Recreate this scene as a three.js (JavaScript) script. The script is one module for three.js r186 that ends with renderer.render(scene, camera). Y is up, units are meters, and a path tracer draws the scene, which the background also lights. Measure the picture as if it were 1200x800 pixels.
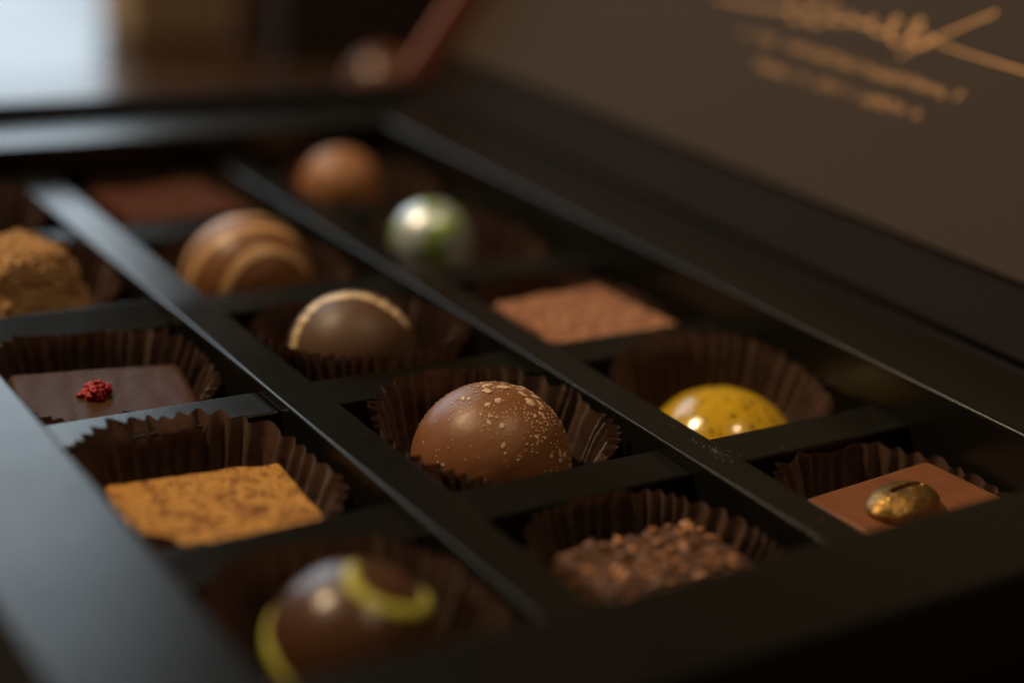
import * as THREE from 'three';
import { RoundedBoxGeometry } from 'three/addons/geometries/RoundedBoxGeometry.js';
import { ImprovedNoise } from 'three/addons/math/ImprovedNoise.js';
import { mergeGeometries, mergeVertices } from 'three/addons/utils/BufferGeometryUtils.js';
import { RectAreaLightUniformsLib } from 'three/addons/lights/RectAreaLightUniformsLib.js';

// ---------------------------------------------------------------- camera, light, exposure
const Y0 = 0.022;                                   // height of the divider tops above the table
const scene = new THREE.Scene();
scene.background = new THREE.Color().setRGB(0.010, 0.008, 0.006);   // what a dim room sends back
const camera = new THREE.PerspectiveCamera(23.26, 1024 / 682, 0.01, 20);
camera.position.set(-0.1017, 0.094 + Y0, 0.159);
camera.rotation.set(-0.3618, -0.6111, 0.0895, 'YXZ');
camera.focus = 0.2355;
camera.userData.fStop = 5.1;
const renderer = new THREE.WebGLRenderer({ antialias: true });
renderer.toneMapping = THREE.LinearToneMapping;
renderer.toneMappingExposure = 1;
renderer.shadowMap.enabled = true;
RectAreaLightUniformsLib.init();

const WIN = { z: -1.3, y0: 0.02, panes: [[-0.22, 0.12, 1.2], [0.12, 0.45, 0.88]] };   // x0, x1, top
const DAY = new THREE.Color().setRGB(0.74, 0.89, 1.0);
for (const [x0, x1, top] of WIN.panes) {
  const l = new THREE.RectAreaLight(DAY, 2.9, x1 - x0, top - WIN.y0);
  l.position.set((x0 + x1) / 2, (WIN.y0 + top) / 2, WIN.z + 0.012); l.lookAt(l.position.x, l.position.y, 10);   // shines towards +z
  scene.add(l);
}
const LAMPS = [[-0.42, 0.93, -0.50, 2.8], [0.20, 0.98, 0.22, 0.6]];            // the last number: candela

// ---------------------------------------------------------------- helpers
let seed = 7;
const rnd = () => { seed = (seed * 1664525 + 1013904223) >>> 0; return seed / 4294967296; };
const rr = (a, b) => a + (b - a) * rnd();
const perlin = new ImprovedNoise();
const fbm = (x, y, z, oct = 4) => { let a = 0.5, s = 0, n = 0; for (let i = 0; i < oct; i++) { s += a * perlin.noise(x, y, z); n += a; a *= 0.5; x = x * 2.03 + 5.1; y = y * 2.03 + 1.7; z = z * 2.03 + 3.3; } return s / n; };
const clamp = (x, a, b) => Math.min(b, Math.max(a, x));
const step = (a, b, x) => { const t = clamp((x - a) / (b - a), 0, 1); return t * t * (3 - 2 * t); };
const mix3 = (a, b, t) => [a[0] + (b[0] - a[0]) * t, a[1] + (b[1] - a[1]) * t, a[2] + (b[2] - a[2]) * t];
const toS = (c) => 255 * (c <= 0.0031308 ? 12.92 * c : 1.055 * Math.pow(c, 1 / 2.4) - 0.055);
const C = (r, g, b) => new THREE.Color().setRGB(r, g, b);

function colorTex(n, fn, repeat = 1) {
  const d = new Uint8Array(n * n * 4);
  for (let j = 0; j < n; j++) for (let i = 0; i < n; i++) {
    const c = fn(i / n, j / n), k = 4 * (j * n + i);
    d[k] = clamp(toS(c[0]), 0, 255); d[k + 1] = clamp(toS(c[1]), 0, 255); d[k + 2] = clamp(toS(c[2]), 0, 255); d[k + 3] = 255;
  }
  const t = new THREE.DataTexture(d, n, n, THREE.RGBAFormat);
  return finish(t, repeat, true);
}
function grayTex(n, fn, repeat = 1) {
  const d = new Float32Array(n * n * 4);
  for (let j = 0; j < n; j++) for (let i = 0; i < n; i++) { const v = clamp(fn(i / n, j / n), 0, 1), k = 4 * (j * n + i); d[k] = d[k + 1] = d[k + 2] = v; d[k + 3] = 1; }
  return finish(new THREE.DataTexture(d, n, n, THREE.RGBAFormat, THREE.FloatType), repeat, false);
}
function finish(t, repeat, srgb) {
  t.magFilter = THREE.LinearFilter; t.minFilter = THREE.LinearFilter; t.wrapS = t.wrapT = THREE.MirroredRepeatWrapping;
  t.repeat.set(repeat, repeat); if (srgb) t.colorSpace = THREE.SRGBColorSpace; t.needsUpdate = true; return t;
}
const std = (o) => new THREE.MeshPhysicalMaterial(o);

const used = {};
function numbered(name) { const k = used[name] = (used[name] ?? -1) + 1; return k ? `${name}_${String(k).padStart(3, '0')}` : name; }
function thing(name, label, category, [x, y, z] = [0, 0, 0], turn = 0, group) {
  const o = new THREE.Group(); o.name = numbered(name); o.position.set(x, y, z); o.rotation.y = turn; o.userData = { label, category };
  if (group) o.userData.group = group;
  scene.add(o); return o;
}
function part(name, geometry, material, parent, kind) {
  const m = new THREE.Mesh(geometry, material); m.name = name; m.castShadow = m.receiveShadow = true;
  if (kind) m.userData.kind = kind;
  parent.add(m); return m;
}
// uv in metres from the axis that a face looks along
function metreUV(g) {
  const p = g.attributes.position, n = g.attributes.normal, uv = new Float32Array(p.count * 2);
  for (let i = 0; i < p.count; i++) {
    const ax = Math.abs(n.getX(i)), ay = Math.abs(n.getY(i)), az = Math.abs(n.getZ(i));
    if (ay >= ax && ay >= az) { uv[2 * i] = p.getX(i); uv[2 * i + 1] = p.getZ(i); }
    else if (ax >= az) { uv[2 * i] = p.getY(i) + 0.1; uv[2 * i + 1] = p.getZ(i); }
    else { uv[2 * i] = p.getX(i); uv[2 * i + 1] = p.getY(i) + 0.1; }
  }
  g.setAttribute('uv', new THREE.BufferAttribute(uv, 2)); return g;
}
function rbox(x0, x1, y0, y1, z0, z1, r = 0.0007) {
  const g = new RoundedBoxGeometry(x1 - x0, y1 - y0, z1 - z0, 3, r);
  g.translate((x0 + x1) / 2, (y0 + y1) / 2, (z0 + z1) / 2); return metreUV(g);
}

// ---------------------------------------------------------------- textures and materials
const paperBump = grayTex(512, (u, v) => 0.5 + 0.35 * fbm(u * 90, v * 90, 2.2, 3) + 0.25 * fbm(u * 14, v * 200, 9.1, 2), 22);
const paperRough = grayTex(256, (u, v) => 0.86 + 0.22 * fbm(u * 4, v * 4, 4.4, 4) + 0.10 * fbm(u * 40, v * 40, 1.4, 2), 9);
const blackPaper = std({ color: C(0.0082, 0.0074, 0.0046), roughness: 0.29, roughnessMap: paperRough, bumpMap: paperBump, bumpScale: 0.00002, specularIntensity: 0.85 });
const liningPaper = std({ color: C(0.047, 0.033, 0.0255), roughness: 0.78, bumpMap: paperBump, bumpScale: 0.00002, specularIntensity: 0.4 });
const coverPaper = std({ color: C(0.011, 0.0075, 0.006), roughness: 0.75, bumpMap: paperBump, bumpScale: 0.00002, specularIntensity: 0.22 });
const edgePaper = std({ color: C(0.36, 0.125, 0.09), roughness: 0.6 });
const foil = std({ color: C(0.47, 0.26, 0.115), metalness: 0.85, roughness: 0.42 });
const cupBump = grayTex(256, (u, v) => 0.5 + 0.5 * fbm(u * 30, v * 30, 7.7, 3), 4);
const cupColor = colorTex(256, (u, v) => { const n = fbm(u * 10, v * 10, 3.1, 4); return mix3([0.046, 0.0195, 0.0108], [0.100, 0.042, 0.022], 0.5 + n); }, 2);
const cupPaper = std({ map: cupColor, roughness: 0.9, bumpMap: cupBump, bumpScale: 0.00006, specularIntensity: 0.5, transmission: 0.35, side: THREE.DoubleSide });

const milkTex = colorTex(512, (u, v) => { const n = fbm(u * 7, v * 7, 1.1, 4), s = fbm(u * 60, v * 60, 8.2, 2); return mix3([0.205, 0.078, 0.030], [0.26, 0.108, 0.045], 0.5 + 0.9 * n + 0.3 * s); });
const fineBump = grayTex(512, (u, v) => 0.5 + 0.3 * fbm(u * 50, v * 50, 1.5, 3) + 0.3 * fbm(u * 8, v * 8, 5.5, 2));
const milk = std({ map: milkTex, clearcoat: 0.15, clearcoatRoughness: 0.35, roughness: 0.45, bumpMap: fineBump, bumpScale: 0.00006, specularIntensity: 0.8 });
const caramelDome = std({ color: C(0.34, 0.15, 0.065), roughness: 0.45, bumpMap: fineBump, bumpScale: 0.00006 });
const dark = std({ color: C(0.062, 0.030, 0.016), roughness: 0.34, bumpMap: fineBump, bumpScale: 0.00005 });
const darkMilk = std({ color: C(0.105, 0.052, 0.027), roughness: 0.5, bumpMap: fineBump, bumpScale: 0.00006 });
const glossDark = std({ color: C(0.075, 0.032, 0.015), roughness: 0.3, bumpMap: fineBump, bumpScale: 0.00005 });

// ---------------------------------------------------------------- table
const tableTex = colorTex(1024, (u, v) => { const g = fbm(u * 3, v * 60, 2.7, 4), b = fbm(u * 1.5, v * 6, 6.1, 3); return mix3([0.020, 0.011, 0.007], [0.052, 0.028, 0.016], 0.5 + 0.8 * g + 0.5 * b); }, 1.1);
const tableRough = grayTex(256, (u, v) => 0.8 + 0.35 * fbm(u * 6, v * 6, 3.9, 4), 2);
const tableMat = std({ map: tableTex, specularIntensity: 0.75, roughness: 0.32, roughnessMap: tableRough });
{
  const g = rbox(-0.9, 1.1, -0.035, 0, -1.15, 0.75, 0.004);
  const t = part('table', g, tableMat, scene); t.userData = { kind: 'structure', label: 'dark polished wooden table top under the open chocolate box', category: 'table' };
}

// ---------------------------------------------------------------- the box
function longBar(x, w, twist) {                         // rounded bar along z, cut into short lengths so that it can twist
  const r = 0.00045, pr = [], z0 = BX.z0 - 0.001, z1 = BX.z1 + 0.001, n = 60, pos = [], idx = [];
  pr.push([-w, BX.floor]); for (let i = 0; i <= 5; i++) { const a = Math.PI - i / 10 * Math.PI; pr.push([-w + r + r * Math.cos(a), -r + r * Math.sin(a)]); }
  pr.push([-w + r + 0.00004, 0]); for (let i = 0; i <= 8; i++) pr.push([-w + r + (2 * w - 2 * r) * (i + 0.5) / 9, 0]); pr.push([w - r - 0.00004, 0]);
  for (let i = 0; i <= 5; i++) { const a = Math.PI / 2 - i / 10 * Math.PI; pr.push([w - r + r * Math.cos(a), -r + r * Math.sin(a)]); } pr.push([w, BX.floor]);
  for (let j = 0; j <= n; j++) { const z = z0 + (z1 - z0) * j / n, t = twist(z); for (const [a, b] of pr) pos.push(x + a, b - a * t * (b > -0.003 ? 1 : 0), z); }
  const M = pr.length; for (let j = 0; j < n; j++) for (let i = 0; i < M - 1; i++) { const a = j * M + i; idx.push(a, a + M, a + 1, a + 1, a + M, a + M + 1); }
  const g = new THREE.BufferGeometry(); g.setAttribute('position', new THREE.Float32BufferAttribute(pos, 3)); g.setIndex(idx); g.computeVertexNormals(); return metreUV(g);
}
const BX = { x0: -0.040, x1: 0.0813, z0: -0.159, z1: 0.0366, rim: 0.0056, floor: -0.015 };
const OUT = { x0: -0.059, x1: 0.1005, z0: -0.184, z1: 0.0528 };
const box = thing('chocolate_box', 'open black paper chocolate box with a grid of dividers and a hinged brown lined lid', 'box', [0, Y0, 0]);
{
  // the wide rim: a rounded profile swept round the opening, mitred at the corners
  const r = 0.0007, prof = [[0, 0, -Y0 + 0.0004]], pos = [], idx = [];
  for (let i = 0; i <= 8; i++) { const a = Math.PI * (1 - i / 16); prof.push([0, r + r * Math.cos(a), BX.rim - r + r * Math.sin(a)]); }
  for (let i = 0; i <= 8; i++) { const a = Math.PI * (0.5 - i / 16); prof.push([1, r - r * Math.cos(a), BX.rim - r + r * Math.sin(a)]); }
  prof.push([1, 0, -Y0 + 0.0004]);
  const inner = [[BX.x0, BX.z0], [BX.x1, BX.z0], [BX.x1, BX.z1], [BX.x0, BX.z1]], outer = [[OUT.x0, OUT.z0], [OUT.x1, OUT.z0], [OUT.x1, OUT.z1], [OUT.x0, OUT.z1]], sgn = [[-1, -1], [1, -1], [1, 1], [-1, 1]];
  const P = (c, [o, d, y]) => [(o ? outer[c][0] - sgn[c][0] * d : inner[c][0] + sgn[c][0] * d), y, (o ? outer[c][1] - sgn[c][1] * d : inner[c][1] + sgn[c][1] * d)];
  const ring = [...prof.slice(0, 10), ...prof.slice(9)];
  for (let c = 0; c < 4; c++) {
    const n0 = pos.length / 3, cut = 12, e = (c + 1) % 4;
    for (const q of ring) for (let k = 0; k <= cut; k++) { const A = P(c, q), B = P(e, q), t = k / cut; pos.push(A[0] + (B[0] - A[0]) * t, q[2], A[2] + (B[2] - A[2]) * t); }
    for (let m = 0; m < ring.length - 1; m++) for (let k = 0; k < cut; k++) { const a = n0 + m * (cut + 1) + k, b = a + cut + 1; idx.push(a, a + 1, b, a + 1, b + 1, b); }
  }
  const g = new THREE.BufferGeometry(); g.setAttribute('position', new THREE.Float32BufferAttribute(pos, 3)); g.setIndex(idx); g.computeVertexNormals();
  if (g.attributes.normal.getY(ring.length * 13 >> 1) < 0) { for (let k = 0; k < idx.length; k += 3) [idx[k], idx[k + 1]] = [idx[k + 1], idx[k]]; g.setIndex(idx); g.computeVertexNormals(); }
  part('rim', metreUV(g), blackPaper, box);
  part('floor', rbox(BX.x0 - 0.002, BX.x1 + 0.002, BX.floor - 0.002, BX.floor, BX.z0 - 0.002, BX.z1 + 0.002, 0.0005), blackPaper, box);
  const w = 0.004, DX = [0, 0.0432];
  DX.forEach((x, i) => {                              // the first one is twisted a little where it crosses the third row's divider
    const g = longBar(x, w, i ? (z) => 0.075 + 0.03 * step(-0.1, 0, z) : (z) => 0.075 * step(-0.082, -0.074, z)); part('long_divider', g, blackPaper, box);
  });
  const cells = [[BX.x0 - 0.001, -w], [w, DX[1] - w], [DX[1] + w, BX.x1 + 0.001]];
  for (const z of [0, -0.04, -0.08, -0.12]) for (const [a, c] of cells)
  {
    const lean = { '0A': 0.10, '0B': 0.03, '0C': 0.02, '-0.04A': 0, '-0.04B': 0.06, '-0.04C': 0.05, '-0.08A': 0.20, '-0.08B': 0.05, '-0.08C': 0.05, '-0.12A': 0.13, '-0.12B': 0.15, '-0.12C': 0.1 }[z + 'ABC'[cells.findIndex((q) => q[0] === a)]];
    const g = new RoundedBoxGeometry(c - a, 0.0136, 2 * w, 4, 0.0005); g.translate(0, -0.0068, 0);
    const p = g.attributes.position; for (let i = 0; i < p.count; i++) if (p.getY(i) > -0.003) p.setY(i, p.getY(i) - p.getZ(i) * lean);
    g.computeVertexNormals(); g.translate((a + c) / 2, -0.0014, z);
    part('cross_divider', metreUV(g), blackPaper, box);
  }
  part('back_lip', rbox(OUT.x0, OUT.x1, 0.0057, 0.0086, OUT.z0 + 0.0002, OUT.z0 + 0.0042, 0.0008), coverPaper, box);
  // spine and lid
  part('spine', rbox(0.1012, 0.1032, -Y0 + 0.0002, 0.0052, OUT.z0, OUT.z1, 0.0006), coverPaper, box);
  const lid = new THREE.Group(); lid.name = 'lid'; lid.userData.label = 'lid tilted back, brown lining with gold foil lettering'; box.add(lid);
  lid.position.set(0.1045, 0.0052, 0); lid.rotation.z = THREE.MathUtils.degToRad(55);
  const L0 = -0.1845, L1 = 0.057, LW = 0.128;
  part('lid_panel', rbox(0, LW, -0.0032, 0, L0, L1, 0.0007), coverPaper, lid);
  part('lining', rbox(0.0118, LW - 0.003, 0.0001, 0.0009, L0 + 0.0025, L1 - 0.0025, 0.0003), liningPaper, lid);
  part('side_wall', rbox(0.002, LW, 0.0001, 0.0080, L0 + 0.0002, L0 + 0.0021, 0.0005), edgePaper, lid);
  part('side_wall', rbox(0.002, LW, 0.0001, 0.0095, L1 - 0.0021, L1 - 0.0002, 0.0005), edgePaper, lid);
  part('top_wall', rbox(LW - 0.0022, LW - 0.0002, 0.0001, 0.0095, L0 + 0.0024, L1 - 0.0024, 0.0005), edgePaper, lid);
  // gold print: script with its flourishes, then two lines of small capitals too blurred to read
  const bar = (s0, z0, s1, z1, t = 0.0006) => { const l = Math.hypot(s1 - s0, z1 - z0), g = new THREE.BoxGeometry(l, 0.00006, t); g.rotateY(-Math.atan2(z1 - z0, s1 - s0)); g.translate((s0 + s1) / 2, 0.00096, (z0 + z1) / 2); return g; };
  const stroke = (pts, t) => { const c = new THREE.CatmullRomCurve3(pts.map(([a, b]) => new THREE.Vector3(a / 1000, 0, b / 1000))).getPoints(pts.length * 6), o = []; for (let i = 1; i < c.length; i++) o.push(bar(c[i - 1].x, c[i - 1].z, c[i].x, c[i].z, t)); return o; };
  const wave = []; for (let i = 0; i <= 70; i++) { const a = i / 70; wave.push([46.6 + 2.9 * Math.sin(a * 44) * (0.6 + 0.4 * Math.sin(a * 9)) + a * 1.6, -87 + 37 * a + 1.7 * Math.cos(a * 44)]); }
  part('gold_script', mergeGeometries([...stroke(wave, 0.0004), ...stroke([[44.4, -108], [44.6, -98], [45.2, -90], [46, -86]], 0.0004), ...stroke([[42.6, -53.6], [47, -49.5], [55.8, -39.4]], 0.0003), ...stroke([[48.4, -52], [47.2, -46], [46.6, -34], [46.5, -18], [47.5, 4]], 0.0002)]), foil, lid);
  for (const [s, za, zb] of [[0.0378, -0.0937, -0.0363], [0.0324, -0.0855, -0.0418]]) {
    const gs = [];
    for (let z = za; z < zb; z += rr(0.0013, 0.0017)) {
      if (rnd() < 0.10) { z += 0.0008; continue; }
      gs.push(bar(s, z, s + 0.0017, z, rr(0.00012, 0.00024))); const k = rnd();
      if (k < 0.7) gs.push(bar(s + (k < 0.3 ? 0.0017 : 0.0001), z, s + (k < 0.3 ? 0.0017 : 0.0001), z + 0.001, 0.00022));
      if (k > 0.4) gs.push(bar(s + 0.0009, z, s + 0.0009, z + 0.0009, 0.00022));
    }
    part('gold_text_line', mergeGeometries(gs), foil, lid);
  }
}

// ---------------------------------------------------------------- pleated paper cups
const CX = [-0.0219, 0.0216, 0.0643], CZ = [0.020, -0.020, -0.060, -0.100, -0.140], FLOOR = Y0 - 0.0149;
function cupGeometry(k, o = {}) {
  const { rt = 0.0168, rb = 0.0117, h = 0.0150, amp = 0.00074, N = 46, lean = [0, 0], uneven = 0.0006, tilt = 0.10, tx = 0, over = 1 } = o;
  const A = N * 8, V = 12, thick = 0.00018, pos = [], uv = [], idx = [];
  const limX = 0.0171, limZ = 0.0157;
  const soft = (x, l) => { const s = Math.sign(x), a = Math.abs(x), q = l - 0.0012; return a < q ? x : s * (q + 0.0012 * (1 - Math.exp(-(a - q) / 0.0012))); };
  const at = (i, t, side) => {
    const th = i / A * 2 * Math.PI, cx = Math.cos(th), sz = Math.sin(th);
    const wob = fbm(cx * 1.3 + k, sz * 1.3, k * 2.7, 2), warp = 1.6 * fbm(cx * 2 + 9, sz * 2, k * 1.3, 2);
    let ph = (i / 8 + warp) % 1; if (ph < 0) ph += 1;
    const tri = ph < 0.5 ? 4 * ph - 1 : 3 - 4 * ph, fold = 0.75 * Math.sin(tri * Math.PI / 2) + 0.25 * tri;
    const am = amp * (0.35 + 0.75 * t) * (1 + 0.9 * wob) * (1 + 0.3 * fbm(i * 0.21, t * 2, k, 2));
    const flare = Math.pow(t, 0.85);
    let r = rb + (rt - rb) * flare + am * fold + uneven * wob * t + 0.0005 * step(0.82, 1, t) + (side ? -thick : 0) + 0.0001 * fbm(cx * 14, sz * 14, t * 6 + k, 2);
    const y = t * (1 - tilt * sz + tx * cx) * (h + uneven * 1.5 * wob + 0.0005 * fbm(cx * 7 + 3, sz * 7, k, 2) + 0.00012 * fold);
    let x = r * cx + lean[0] * t * t, z = r * sz + lean[1] * t * t;
    if (y < over) { x = soft(x, limX - (side ? thick : 0)); z = soft(z, limZ - (side ? thick : 0)); }
    return [x, y + 0.0003, z];
  };
  for (const side of [0]) for (let j = 0; j <= V; j++) for (let i = 0; i <= A; i++) { pos.push(...at(i % A, j / V, side)); uv.push(i / A * 4, j / V * 0.6); }
  const W = A + 1, S = W * (V + 1);
  for (const side of [0]) for (let j = 0; j < V; j++) for (let i = 0; i < A; i++) {
    const a = side * S + j * W + i, b = a + 1, c = a + W, d = c + 1;
    side ? idx.push(a, b, c, b, d, c) : idx.push(a, c, b, b, c, d);
  }
  const n0 = pos.length / 3; pos.push(0, 0.0003, 0); uv.push(0.5, 0.5);
  for (let i = 0; i < A; i++) idx.push(n0, i + 1, i);
  const g = new THREE.BufferGeometry(); g.setAttribute('position', new THREE.Float32BufferAttribute(pos, 3)); g.setAttribute('uv', new THREE.Float32BufferAttribute(uv, 2)); g.setIndex(idx); g.computeVertexNormals();
  return g;
}
const NAMES = {
  A1: 'brown pleated paper cup around the dome with the yellow green swirl', B1: 'brown pleated paper cup around the nut studded square',
  C1: 'brown pleated paper cup around the square with the golden bean', A2: 'crumpled brown paper cup around the orange powdered square',
  B2: 'brown pleated paper cup around the dome sprinkled with pale flakes', C2: 'tall brown pleated paper cup around the yellow dome',
  A3: 'brown pleated paper cup around the bar with the red berry crumb', B3: 'reddish brown paper cup around the dark dome with a gold stripe',
  C3: 'brown pleated paper cup around the pinkish dusted square', A4: 'brown paper cup around the crumb coated truffle',
  B4: 'brown paper cup around the caramel striped dome', C4: 'brown paper cup around the pearly dome', A5: 'brown paper cup around the plain dark dome behind the crumb coated truffle',
  B5: 'brown paper cup around the rough reddish square', C5: 'brown paper cup around the plain caramel coloured dome',
};
const CUPS = { A2: { over: 0.0135, h: 0.0134, amp: 0.0008, uneven: 0.0013, lean: [0.0004, -0.0012], N: 36, tilt: 0.13, tx: -0.08 }, C2: { over: 0.0135, h: 0.0128, rt: 0.0168, N: 46, amp: 0.0006, uneven: 0.0003, tilt: 0.2, tx: 0.06 }, B2: { h: 0.0142, amp: 0.0009, N: 38 }, B3: { h: 0.0146, tilt: -0.08, amp: 0.0008, rt: 0.0164 }, A3: { h: 0.0128, uneven: 0.0010, tilt: 0.02 }, B1: { h: 0.0112, tilt: 0.16 }, C1: { h: 0.0106, tilt: 0.16, N: 34, uneven: 0.0012 }, A1: { h: 0.0142, N: 40 }, C3: { h: 0.0112, tilt: 0.15 }, B4: { h: 0.0120 }, C4: { h: 0.0120 }, B5: { h: 0.0122 }, C5: { h: 0.0125 } };
let kk = 0;
for (let r = 0; r < 5; r++) for (let c = 0; c < 3; c++) {
  const id = 'ABC'[c] + (r + 1), o = part(numbered('paper_cup'), cupGeometry(++kk * 3.7, CUPS[id]), cupPaper, scene);
  o.position.set(CX[c], FLOOR, CZ[r]); o.userData = { label: NAMES[id], category: 'paper cup', group: 'pleated brown paper cups in the box' };
}

// ---------------------------------------------------------------- shapes of the chocolates
const BASE = FLOOR + 0.0006;                          // they stand on the paper
// a dome: equator at height e, radius r, rise h above it, drawn in a little below
function domeProfile(r, h, e, n = 40) {
  const pts = [new THREE.Vector2(0.00001, e + h)];
  for (let i = 1; i <= n; i++) { const a = i / n * Math.PI / 2; pts.push(new THREE.Vector2(r * Math.sin(a), e + h * Math.cos(a))); }
  for (let i = 1; i <= 8; i++) { const t = i / 8; pts.push(new THREE.Vector2(r * (1 - 0.16 * t * t), e * (1 - t))); }
  pts.push(new THREE.Vector2(0.00001, 0)); return pts;
}
function domeGeo(r, h, e, rough = 0.00006, k = 1, freq = 260) {
  let g = new THREE.LatheGeometry(domeProfile(r, h, e), 96); g.deleteAttribute('uv'); g.deleteAttribute('normal'); g = mergeVertices(g, 1e-7);
  const p = g.attributes.position, uv = new Float32Array(p.count * 2);
  for (let i = 0; i < p.count; i++) {
    let x = p.getX(i), y = p.getY(i), z = p.getZ(i); const l = Math.hypot(x, y - e, z) || 1;
    const d = y > 0.0005 ? rough * 2 * fbm(x * freq + k, y * freq, z * freq, 3) : 0;
    x += d * x / l; y += d * (y - e) / l; z += d * z / l; p.setXYZ(i, x, y, z);
    const th = Math.atan2(Math.hypot(x, z), (y - e) * r / h), q = Math.hypot(x, z) || 1;
    uv[2 * i] = 0.5 + th / Math.PI * x / q * 0.9; uv[2 * i + 1] = 0.5 + th / Math.PI * z / q * 0.9;
  }
  g.setAttribute('uv', new THREE.BufferAttribute(uv, 2)); g.computeVertexNormals(); return g;
}
// a slab w x h x d with rounded edges and an uneven skin
function slabGeo(w, h, d, rad, rough, freq, k, seg = 48, sag = 0) {
  let g = new THREE.BoxGeometry(w, h, d, seg, Math.ceil(seg * h / w), Math.ceil(seg * d / w)); g.deleteAttribute('uv'); g.deleteAttribute('normal'); g = mergeVertices(g, 1e-7);
  const p = g.attributes.position, uv = new Float32Array(p.count * 2), v = new THREE.Vector3(), q = new THREE.Vector3();
  for (let i = 0; i < p.count; i++) {
    v.fromBufferAttribute(p, i); uv[2 * i] = (v.x + v.y * 0.7) / w + 0.5; uv[2 * i + 1] = (v.z + v.y * 0.7) / d + 0.5;
    q.set(clamp(v.x, -w / 2 + rad, w / 2 - rad), clamp(v.y, -h / 2 + rad, h / 2 - rad), clamp(v.z, -d / 2 + rad, d / 2 - rad));
    const n = v.clone().sub(q); if (n.length() > rad) n.setLength(rad);
    const dir = n.length() > 1e-9 ? n.clone().normalize() : new THREE.Vector3(0, 1, 0);
    const out = q.clone().add(n), lift = rough * fbm(out.x * freq + k, out.y * freq, out.z * freq, 4);
    if (v.y > -h / 2 + 1e-6) out.addScaledVector(dir, lift);
    if (v.y > 0) out.y += sag * fbm(out.x * 70 + k, 0, out.z * 70, 2);
    p.setXYZ(i, out.x, out.y + h / 2, out.z);
  }
  g.setAttribute('uv', new THREE.BufferAttribute(uv, 2)); g.computeVertexNormals(); return g;
}
// a small lump
function chip(k, sx, sy, sz, det = 1) {
  let g = new THREE.IcosahedronGeometry(1, det); g.deleteAttribute('uv'); g.deleteAttribute('normal'); g = mergeVertices(g, 1e-4);
  const p = g.attributes.position; for (let i = 0; i < p.count; i++) { const x = p.getX(i), y = p.getY(i), z = p.getZ(i), s = 1 + 0.8 * perlin.noise(x * 1.3 + k, y * 1.3 + k * 0.7, z * 1.3) + 0.35 * perlin.noise(x * 3.1, y * 3.1 + k, z * 3.1); p.setXYZ(i, x * s * sx, y * s * sy, z * s * sz); }
  g.computeVertexNormals(); return g;
}
const UPV = new THREE.Vector3(0, 1, 0);
function seat(g, pos, normal, spin) {                  // a copy of g on a surface
  const m = new THREE.Matrix4().makeRotationFromQuaternion(new THREE.Quaternion().setFromUnitVectors(UPV, normal).multiply(new THREE.Quaternion().setFromAxisAngle(UPV, spin))); m.setPosition(pos);
  return g.clone().applyMatrix4(m);
}
// a ribbon of rounded section that lies on a dome; dirs are unit directions from its middle (y up)
function ribbon(r, h, e, dirs, width, height, taper = 0.25, ragged = 0, k = 0) {
  const curve = new THREE.CatmullRomCurve3(dirs.map((d) => d.clone().normalize())), n = dirs.length * 14, M = 12, pos = [], idx = [];
  const on = (d) => { const q = d.clone().normalize(); return q.y >= 0 ? new THREE.Vector3(q.x * r, e + q.y * h, q.z * r) : new THREE.Vector3(q.x * r / Math.max(0.9, Math.hypot(q.x, q.z)), e + q.y * h, q.z * r / Math.max(0.9, Math.hypot(q.x, q.z))); };
  for (let i = 0; i <= n; i++) {
    const t = i / n, d = curve.getPoint(t).normalize(), p = on(d), a = on(curve.getPoint(Math.min(1, t + 0.004))), b = on(curve.getPoint(Math.max(0, t - 0.004)));
    const nor = new THREE.Vector3(d.x / r, d.y / h, d.z / r).normalize(), tan = a.sub(b).normalize(), sid = new THREE.Vector3().crossVectors(tan, nor).normalize();
    const f = Math.min(1, taper + Math.sqrt(Math.min(1, Math.min(t, 1 - t) * 7))) * (1 + ragged * fbm(t * 18 + k, 1, k, 3)) * (t === 0 || t === 1 ? 0.05 : 1);
    for (let j = 0; j < M; j++) { const an = j / M * 2 * Math.PI, rg = 1 + 0.6 * ragged * fbm(t * 30, j * 0.9, k, 2); const q = p.clone().addScaledVector(sid, Math.cos(an) * width / 2 * f * rg).addScaledVector(nor, Math.sin(an) * height * f * rg); pos.push(q.x, q.y, q.z); }
  }
  for (let i = 0; i < n; i++) for (let j = 0; j < M; j++) { const a = i * M + j, b = i * M + (j + 1) % M; idx.push(a, b, a + M, b, b + M, a + M); }
  const g = new THREE.BufferGeometry(); g.setAttribute('position', new THREE.Float32BufferAttribute(pos, 3)); g.setIndex(idx); g.computeVertexNormals(); return g;
}
const dir = (x, y, z) => new THREE.Vector3(x, y, z);
// direction on a dome given across and up as one stands over the front corner of the box
const RIGHT = dir(0.8339, 0.0836, 0.5455), RISE = dir(0.1291, 0.9315, -0.3400), NEAR = dir(-0.5366, 0.3539, 0.7660);
const onView = (a, b) => dir(0, 0, 0).addScaledVector(RIGHT, a).addScaledVector(RISE, b).addScaledVector(NEAR, Math.sqrt(Math.max(0, 1 - a * a - b * b))).normalize();
const at = (c, r, dx = 0, dz = 0) => [CX[c] + dx, BASE, CZ[r] + dz];

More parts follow.
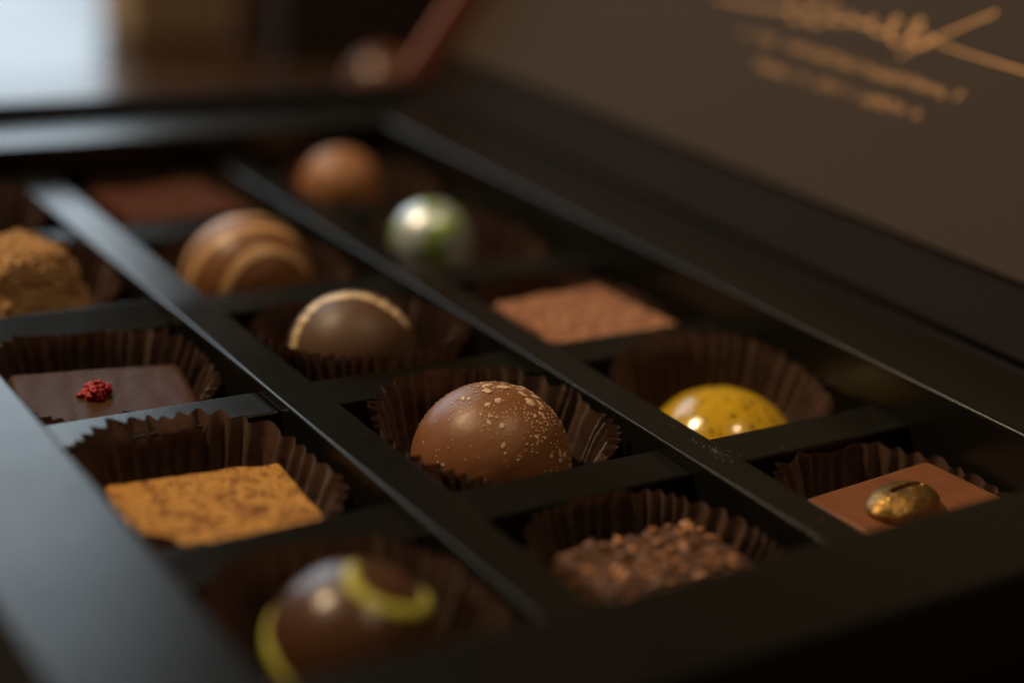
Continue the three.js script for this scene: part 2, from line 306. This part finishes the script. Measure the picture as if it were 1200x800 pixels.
// ---------------------------------------------------------------- row by the front rim
{ // dome with a swirl
  const o = thing('swirl_praline', 'dark chocolate dome with a yellow green swirl of icing', 'chocolate', at(0, 0, 0.0003, -0.0006));
  part('shell', domeGeo(0.0100, 0.0100, 0.0094, 0.00004, 3), glossDark, o);
  const tilt = new THREE.Quaternion().setFromUnitVectors(UPV, dir(0.30, 0.93, 0.18).normalize()), D = [];
  // turn 180 = towards the left of the view, 270 = towards the viewer
  const keys = [[160, 25], [200, 27], [240, 28], [280, 28], [320, 28], [360, 30], [400, 42], [450, 66], [500, 89], [540, 98], [580, 102], [620, 104], [650, 104]];
  for (const [a, th] of keys) { const f = (a - 33.5) * Math.PI / 180, s = th * Math.PI / 180; D.push(dir(Math.sin(s) * Math.cos(f), Math.cos(s), -Math.sin(s) * Math.sin(f)).applyQuaternion(tilt)); }
  part('swirl', ribbon(0.0100, 0.0100, 0.0094, D, 0.0015, 0.0003, 0.4, 0.7, 2), std({ color: C(0.52, 0.50, 0.075), roughness: 0.3, clearcoat: 0.3 }), o);
}
{ // nut studded square
  const o = thing('nut_square', 'dark chocolate square studded with chopped caramelised nuts', 'chocolate', at(1, 0, -0.0001, 0.003), 0.01);
  part('slab', slabGeo(0.0228, 0.0110, 0.0222, 0.0012, 0.0009, 330, 4.2, 60), std({ color: C(0.075, 0.032, 0.014), roughness: 0.7, specularIntensity: 0.5 }), o);
  const shapes = [0, 1, 2, 3, 4].map((k) => chip(k * 3.3 + 1, 0.00078, 0.0004, 0.00064)), tones = [C(0.32, 0.125, 0.038), C(0.19, 0.072, 0.024), C(0.46, 0.20, 0.07), C(0.10, 0.04, 0.016)].map((color) => std({ color, roughness: 0.42 }));
  for (let i = 0; i < 230; i++) {
    const x = rr(-0.0107, 0.0107), z = rr(-0.0105, 0.0105), m = part('nut_piece', shapes[i % 5], tones[Math.floor(rnd() * 4)], o), s = 0.4 + 0.75 * rnd() ** 2;
    m.position.set(x, 0.0111 + rr(-0.0002, 0.0002), z); m.rotation.set(rr(-0.5, 0.5), rr(0, 6), rr(-0.5, 0.5)); m.scale.setScalar(s);
  }
}
const goldTex = grayTex(256, (u, v) => 0.5 + 0.5 * fbm(u * 60, v * 60, 2.2, 2));
{ // square with a golden bean
  const o = thing('bean_square', 'smooth milk chocolate square topped with a golden coffee bean', 'chocolate', at(2, 0, 0.0014, 0.0042), 0.08);
  part('slab', slabGeo(0.0264, 0.0108, 0.0236, 0.0006, 0.00008, 120, 8.8, 40), std({ map: milkTex, color: C(0.80, 0.72, 0.70), roughness: 0.5, bumpMap: fineBump, bumpScale: 0.00004, specularIntensity: 0.5 }), o);
  const g0 = new THREE.SphereGeometry(1, 240, 160), p = g0.attributes.position, col = new Float32Array(p.count * 3);
  for (let i = 0; i < p.count; i++) {
    let x = p.getX(i), y = p.getY(i), z = p.getZ(i);
    const c = -0.05 + 0.05 * Math.sin(x * 4), slit = Math.exp(-(((z - c) / 0.085) ** 4)) * step(0.56, 0.34, Math.abs(x - 0.08)) * step(0.2, 0.6, y);
    const grain = 1 + 0.006 * fbm(x * 30, y * 30, z * 30, 3);
    let Y = y < -0.25 ? -0.25 : y;
    Y -= 0.5 * slit; const sq = 1 + 0.08 * (1 - Math.abs(x));
    p.setXYZ(i, x * 0.0064 * grain, Y * 0.0029 * grain, z * 0.0041 * grain * sq);
    const bare = step(0.12, 0.5, slit), wear = clamp(0.42 + 1.5 * fbm(x * 48, y * 48, z * 48, 2) + 0.8 * fbm(x * 5, y * 5, z * 5, 2), 0, 1), cc = mix3(mix3([0.54, 0.32, 0.095], [0.14, 0.068, 0.025], wear), [0.030, 0.013, 0.006], bare);
    col.set(cc, 3 * i);
  }
  g0.setAttribute('color', new THREE.BufferAttribute(col, 3)); g0.computeVertexNormals();
  const b = part('coffee_bean', g0, std({ color: 0xffffff, vertexColors: true, metalness: 0.85, roughness: 0.34, bumpMap: goldTex, bumpScale: 0.0002 }), o);
  b.userData.label = 'golden coffee bean with a dark slit'; b.position.set(-0.0032, 0.0114, -0.0028); b.rotation.y = 0.05;
}
// ---------------------------------------------------------------- second row
{ // orange powdered square
  const tex = colorTex(1024, (u, v) => {
    const a = fbm(u * 7, v * 7, 1.7, 5), b = fbm(u * 22, v * 22, 6.3, 4), c = fbm(u * 75, v * 75, 3.3, 3), f = fbm(u * 160, v * 160, 5.3, 2);
    const q = 0.55 * a + 0.5 * b + 0.45 * c + 0.22 * f, brown = step(0.0, 0.11, q), spot = step(0.11, 0.17, 0.2 * a + 0.35 * b + 0.75 * c);
    return mix3(mix3([0.54, 0.285, 0.07], [0.42, 0.20, 0.045], clamp(0.5 + 1.4 * f + 0.8 * c, 0, 1)), [0.15, 0.046, 0.014], clamp(0.72 * brown + 0.7 * spot, 0, 0.96));
  });
  const bump = grayTex(512, (u, v) => 0.5 + 0.4 * fbm(u * 60, v * 60, 3.3, 3) + 0.3 * fbm(u * 16, v * 16, 8, 2));
  const o = thing('orange_square', 'square chocolate coated in orange powder with brown specks', 'chocolate', at(0, 1, 0.0005, 0.0024), -0.10);
  part('slab', slabGeo(0.0244, 0.0098, 0.0224, 0.0009, 0.00035, 300, 2.4, 90, 0.0003), std({ map: tex, roughness: 0.8, bumpMap: bump, bumpScale: 0.00014, specularIntensity: 0.3 }), o);
}
{ // dome sprinkled with flakes
  const R = 0.0117, E = 0.0069, o = thing('flaked_dome', 'smooth milk chocolate dome sprinkled with pale gold flakes', 'chocolate', at(1, 1, 0.0005, -0.0003));
  part('shell', domeGeo(R, R, E, 0.00005, 5), milk, o);
  const pale = std({ color: C(0.60, 0.41, 0.25), roughness: 0.55 }), shapes = [0, 1, 2, 3, 4, 5].map((k) => chip(k * 2.9 + 11, 0.00062, 0.00009, 0.00044, 2));
  // the shower came down from above and behind: densest round the top and down the right
  const pick = () => { for (;;) { const v = dir(rr(-1, 1), rr(-0.15, 1), rr(-1, 1)); if (v.length() > 1) continue; v.normalize(); const w = 0.10 + 0.9 * step(0.15, 1.0, v.dot(dir(0.40, 0.80, 0.15).normalize())); if (rnd() < w * (0.35 + 1.6 * step(-0.05, 0.3, fbm(v.x * 3, v.y * 3, v.z * 3 + 4, 2)))) return v; } };
  for (let i = 0; i < 90; i++) {
    const v = i < 16 ? dir(0.32 + rr(-0.5, 0.4), 0.9, 0.05 + rr(-0.35, 0.35)).normalize() : pick(), m = part('flake', shapes[i % 6], pale, o);
    m.position.copy(v.clone().multiplyScalar(R + 0.00004)).add(dir(0, E, 0)); m.quaternion.setFromUnitVectors(UPV, v).multiply(new THREE.Quaternion().setFromAxisAngle(UPV, rr(0, 6))); m.scale.setScalar(i < 16 ? rr(0.6, 1.5) : rr(0.25, 0.85));
  }
  const tiny = chip(4, 0.00012, 0.00007, 0.00010, 0), gs = [];
  for (let i = 0; i < 900; i++) { const v = pick(), s = rr(0.35, 1.5); gs.push(seat(tiny.clone().scale(s, s, s), v.clone().multiplyScalar(R).add(dir(0, E, 0)), v, rr(0, 6))); }
  part('flake_dust', mergeGeometries(gs), pale, o, 'stuff');
}
{ // yellow dome
  const tex = colorTex(512, (u, v) => { const a = fbm(u * 16, v * 16, 4.2, 3), b = fbm(u * 44, v * 44, 1.2, 3), d = step(0.13, 0.27, a * 0.4 + b * 0.75); return mix3(mix3([0.66, 0.41, 0.02], [0.55, 0.32, 0.015], 0.5 + a), [0.22, 0.12, 0.012], d * 0.8); });
  const o = thing('yellow_dome', 'glossy yellow dome with small brown speckles', 'chocolate', at(2, 1, 0.0012, 0.0010));
  part('shell', domeGeo(0.0124, 0.0110, 0.0006, 0.00005, 9), std({ map: tex, roughness: 0.22, clearcoat: 0.6, clearcoatRoughness: 0.08, bumpMap: fineBump, bumpScale: 0.00006 }), o);
}
// ---------------------------------------------------------------- third row
{ // bar with a berry crumb
  const o = thing('berry_bar', 'rippled dark chocolate bar with a red dried berry crumb', 'chocolate', at(0, 2, -0.0004, 0.0040), -0.20);
  const g = slabGeo(0.0262, 0.0104, 0.0225, 0.0016, 0.00015, 150, 6.1, 72), p = g.attributes.position;
  for (let i = 0; i < p.count; i++) { const y = p.getY(i); if (y > 0.006) p.setY(i, y + 0.00004 * Math.sin(p.getX(i) * 1500 + 5 * fbm(p.getX(i) * 90, 0, p.getZ(i) * 60, 2)) * (0.6 + fbm(p.getX(i) * 60, 3, p.getZ(i) * 50, 2))); }
  g.computeVertexNormals();
  part('bar', g, std({ color: C(0.062, 0.029, 0.0155), specularIntensity: 0.12, roughness: 0.45, bumpMap: fineBump, bumpScale: 0.00005 }), o);
  const gs = []; for (let i = 0; i < 60; i++) { const a = rr(0, 6.28), q = Math.sqrt(rnd()); const c = chip(i * 1.7, 0.0008, 0.0008, 0.0008, 2); const s = rr(0.35, 1.0); c.scale(s, s, s); c.translate(Math.cos(a) * q * 0.0024, 0.0002 + rnd() * 0.0021 * (1 - q * 0.55), Math.sin(a) * q * 0.0017); gs.push(c); }
  const b = part('berry_crumb', mergeGeometries(gs), std({ color: C(0.36, 0.014, 0.02), roughness: 0.62 }), o); b.position.set(-0.0016, 0.0104, 0.0002); b.rotation.y = 0.5;
}
{ // dark dome with a gold stripe
  const R = 0.0108, E = 0.0078, o = thing('striped_dark_dome', 'dark chocolate dome with one ragged gold stripe over its top', 'chocolate', at(1, 2, 0.0002, -0.0022));
  part('shell', domeGeo(R, R, E, 0.00004, 12), darkMilk, o);
  const D = [[-0.83, 0.05], [-0.80, 0.30], [-0.62, 0.64], [-0.43, 0.82], [-0.15, 0.90], [0.12, 0.91], [0.35, 0.85], [0.55, 0.74], [0.75, 0.58], [0.88, 0.40]].map(([a, b]) => onView(a, b));
  part('gold_stripe', ribbon(R, R, E, D, 0.0019, 0.0002, 0.3, 1.7, 6), std({ color: C(0.82, 0.60, 0.36), roughness: 0.45, metalness: 0.15 }), o);
}
function dustedSquare(name, label, where, turn, w, h, d, k, c0, c1) {
  const tex = colorTex(256, (u, v) => mix3(c0, c1, clamp(0.5 + 1.7 * fbm(u * 26, v * 26, k, 3), 0, 1)));
  const o = thing(name, label, 'chocolate', where, turn);
  part('slab', slabGeo(w, h, d, 0.0009, 0.0011, 520, k, 90), std({ map: tex, roughness: 0.85, specularIntensity: 0.3 }), o); return o;
}
dustedSquare('dusted_square', 'square chocolate dusted with pinkish brown cocoa', at(2, 2, -0.0006, 0.0042), 0.06, 0.0243, 0.0122, 0.0220, 7.3, [0.21, 0.092, 0.052], [0.43, 0.21, 0.12]);
// ---------------------------------------------------------------- fourth row
{ // crumb coated truffle
  const o = thing('crumb_truffle', 'lumpy truffle coated in golden brown crumbs', 'chocolate', at(0, 3, 0.0004, -0.0006), 0.3);
  let g = slabGeo(0.0208, 0.0196, 0.0208, 0.0035, 0.0012, 300, 3.9, 70); const p = g.attributes.position;
  for (let i = 0; i < p.count; i++) { const t = p.getY(i) / 0.019, s = 1.12 - 0.52 * Math.max(0, t - 0.1); p.setX(i, p.getX(i) * s); p.setZ(i, p.getZ(i) * s); } g.computeVertexNormals();
  part('core', g, std({ color: C(0.42, 0.24, 0.10), roughness: 0.9 }), o);
  const bit = [0, 1, 2].map((k) => chip(k * 4.1, 0.00036, 0.00034, 0.00034, 1)), cols = [[0.68, 0.42, 0.19], [0.54, 0.31, 0.13], [0.38, 0.20, 0.08]], gs = [], n = g.attributes.normal;
  for (let i = 0; i < 3000; i++) { const k = Math.floor(rnd() * p.count); if (p.getY(k) < 0.003) continue; const s = rr(0.4, 1.25), c = seat(bit[i % 3].clone().scale(s, s, s), dir(p.getX(k), p.getY(k), p.getZ(k)), dir(n.getX(k), n.getY(k), n.getZ(k)).normalize(), rr(0, 6)), cc = cols[Math.floor(rnd() * 3)], a = new Float32Array(c.attributes.position.count * 3); for (let j = 0; j < a.length; j += 3) a.set(cc, j); c.setAttribute('color', new THREE.BufferAttribute(a, 3)); gs.push(c); }
  part('crumbs', mergeGeometries(gs), std({ vertexColors: true, roughness: 0.85 }), o, 'stuff');
}
{ // caramel striped dome
  const R = 0.0119, E = 0.0086, o = thing('striped_dome', 'milk chocolate dome with broad caramel coloured stripes', 'chocolate', at(1, 3, -0.0010, -0.0002));
  part('shell', domeGeo(R, R, E, 0.00004, 15), std({ color: C(0.21, 0.088, 0.035), roughness: 0.4, bumpMap: fineBump, bumpScale: 0.00006 }), o);
  const car = std({ color: C(0.58, 0.345, 0.165), roughness: 0.4 });
  for (const s of [[[-0.93, -0.1], [-0.85, 0.35], [-0.49, 0.74], [-0.03, 0.93], [0.35, 0.93]], [[-0.78, -0.35], [-0.74, -0.03], [-0.41, 0.46], [0.10, 0.72], [0.61, 0.70], [0.8, 0.55]], [[-0.2, -0.35], [-0.11, -0.05], [0.19, 0.31], [0.48, 0.40], [0.80, 0.29], [0.97, 0.08]]])
    part('caramel_stripe', ribbon(R, R, E, s.map(([a, b]) => onView(a, b)), 0.0020, 0.0002, 0.4, 0.35, s.length), car, o);
}
{ // pearly dome
  const tex = colorTex(256, (u, v) => mix3([0.66, 0.74, 0.82], [0.34, 0.52, 0.12], step(-0.05, 0.12, fbm(u * 6, v * 6, 2.5, 3))));
  const o = thing('pearl_dome', 'pearly silver dome with a green shimmer', 'chocolate', at(2, 3, -0.0016, -0.0065));
  part('shell', domeGeo(0.0081, 0.0081, 0.0098, 0.00007, 20), std({ map: tex, metalness: 0.5, roughness: 0.4, clearcoat: 0.4, clearcoatRoughness: 0.2 }), o);
}
// ---------------------------------------------------------------- row by the back rim
{ const o = thing('plain_dark_dome', 'plain dark chocolate dome in the cup behind the crumb coated truffle', 'chocolate', at(0, 4)); part('shell', domeGeo(0.0112, 0.0112, 0.0066, 0.00004, 31), dark, o); }
dustedSquare('reddish_square', 'rough reddish brown cocoa square below the back rim', at(1, 4, 0, 0.001), 0.08, 0.0240, 0.0125, 0.0215, 11.9, [0.05, 0.017, 0.010], [0.12, 0.040, 0.021]);
{ const o = thing('caramel_dome', 'plain caramel coloured chocolate dome near the back corner', 'chocolate', at(2, 4, -0.0012, -0.0055)); part('shell', domeGeo(0.0091, 0.0089, 0.0095, 0.00007, 27), caramelDome, o); }

// ---------------------------------------------------------------- dust on the dividers
{
  const d = chip(2, 0.000058, 0.00005, 0.000055, 1), gs = [], put = (x, y, z) => { const s = rr(0.3, 1.0); gs.push(seat(d.clone().scale(s, s, s), dir(x, y, z), UPV, rr(0, 6))); };
  for (let i = 0; i < 90; i++) { const a = rr(0, 6.28), q = Math.abs(rr(-1, 1) * rr(0, 1)) * 0.012; put(clamp(0.0445 + Math.cos(a) * q * 0.35, 0.0398, 0.0466), 0, 0.002 + Math.sin(a) * q); }
  for (let i = 0; i < 110; i++) put(rr(0, 1) < 0.5 ? rr(-0.0033, 0.0033) : rr(0.0398, 0.0466), 0, rr(-0.15, 0.034));
  for (let i = 0; i < 60; i++) { const k = Math.floor(rnd() * 3); put([rr(-0.038, -0.005), rr(0.005, 0.038), rr(0.048, 0.08)][k], -0.0014, [0, -0.04, -0.08][Math.floor(rnd() * 3)] + rr(-0.0033, 0.0033)); }
  part('dust_specks', mergeGeometries(gs), std({ color: C(0.45, 0.42, 0.36), roughness: 0.9 }), box, 'stuff');
}

// ---------------------------------------------------------------- behind the box
{ const o = thing('loose_dome', 'single milk chocolate dome lying on the table behind the box', 'chocolate', [0.1385, 0.0001, -0.262]); part('shell', domeGeo(0.0112, 0.0112, 0.0095, 0.00004, 40), std({ color: C(0.12, 0.045, 0.025), roughness: 0.3 }), o); }
{
  const o = thing('dark_gift_box', 'closed dark brown box standing on the table behind the chocolate box', 'box', [0.224, 0, -0.335], -0.45);
  part('box_body', rbox(-0.075, 0.075, 0.0002, 0.07, -0.03, 0.03, 0.0015), std({ color: C(0.018, 0.009, 0.006), roughness: 0.5 }), o);
  part('box_cover', rbox(-0.0765, 0.0765, 0.07, 0.09, -0.0315, 0.0315, 0.0015), std({ color: C(0.03, 0.014, 0.007), roughness: 0.5 }), o);
}
{
  const o = thing('tan_carton', 'tan paper carton standing on the table beyond the back rim', 'carton', [0.134, 0, -0.385], -0.08);
  const card = std({ color: C(0.42, 0.30, 0.19), roughness: 0.6 }), mauve = std({ color: C(0.50, 0.35, 0.29), roughness: 0.6 });
  part('carton_body', rbox(-0.030, 0.002, 0.0002, 0.09, -0.022, 0.014, 0.003), card, o);
  part('carton_flap', rbox(0.0021, 0.022, 0.0002, 0.09, -0.0137, 0.0137, 0.001), mauve, o);
}

// ---------------------------------------------------------------- where the light comes from
{
  const o = thing('window', 'daylight window of two panes behind the table', 'window', [0, 0, WIN.z]), fr = std({ color: C(0.5, 0.48, 0.45), roughness: 0.6 });
  const pane = std({ color: C(0.02, 0.02, 0.02), emissive: DAY, emissiveIntensity: 0.25, roughness: 0.3 }), slab = (x0, x1, y0, y1, d) => new THREE.BoxGeometry(x1 - x0, y1 - y0, d).translate((x0 + x1) / 2, (y0 + y1) / 2, d > 0.01 ? 0.004 : 0);
  for (const [x0, x1, top] of WIN.panes) {
    part('window_pane', slab(x0 + 0.006, x1 - 0.006, WIN.y0, top, 0.008), pane, o);
    part('mullion', slab(x0 - 0.013, x0 + 0.013, WIN.y0 - 0.03, top + 0.03, 0.04), fr, o); part('mullion', slab(x1 + 0.0135, x1 + 0.038, WIN.y0 - 0.03, top + 0.03, 0.038), fr, o);
    for (const y of [WIN.y0 - 0.03, top]) part('window_rail', slab(x0 + 0.014, x1 - 0.014, y, y + 0.03, 0.036), fr, o);
  }
}
LAMPS.forEach(([x, y, z, cd], i) => {
  const o = thing('pendant_lamp', i ? 'small warm pendant bulb above the front of the box' : 'small warm pendant bulb hanging between the window and the box', 'lamp', [x, y, z]);
  part('bulb', new THREE.SphereGeometry(0.024, 24, 16), std({ color: C(0.8, 0.75, 0.65), emissive: C(1.0, 0.74, 0.44), emissiveIntensity: 6 }), o);
  part('lamp_cap', new THREE.CylinderGeometry(0.012, 0.016, 0.05, 20).translate(0, 0.047, 0), std({ color: C(0.02, 0.02, 0.02), roughness: 0.4 }), o);
  const l = new THREE.PointLight(C(1.0, 0.74, 0.44), cd); l.castShadow = true; l.shadow.radius = 1.1; o.add(l);
});

renderer.render(scene, camera);
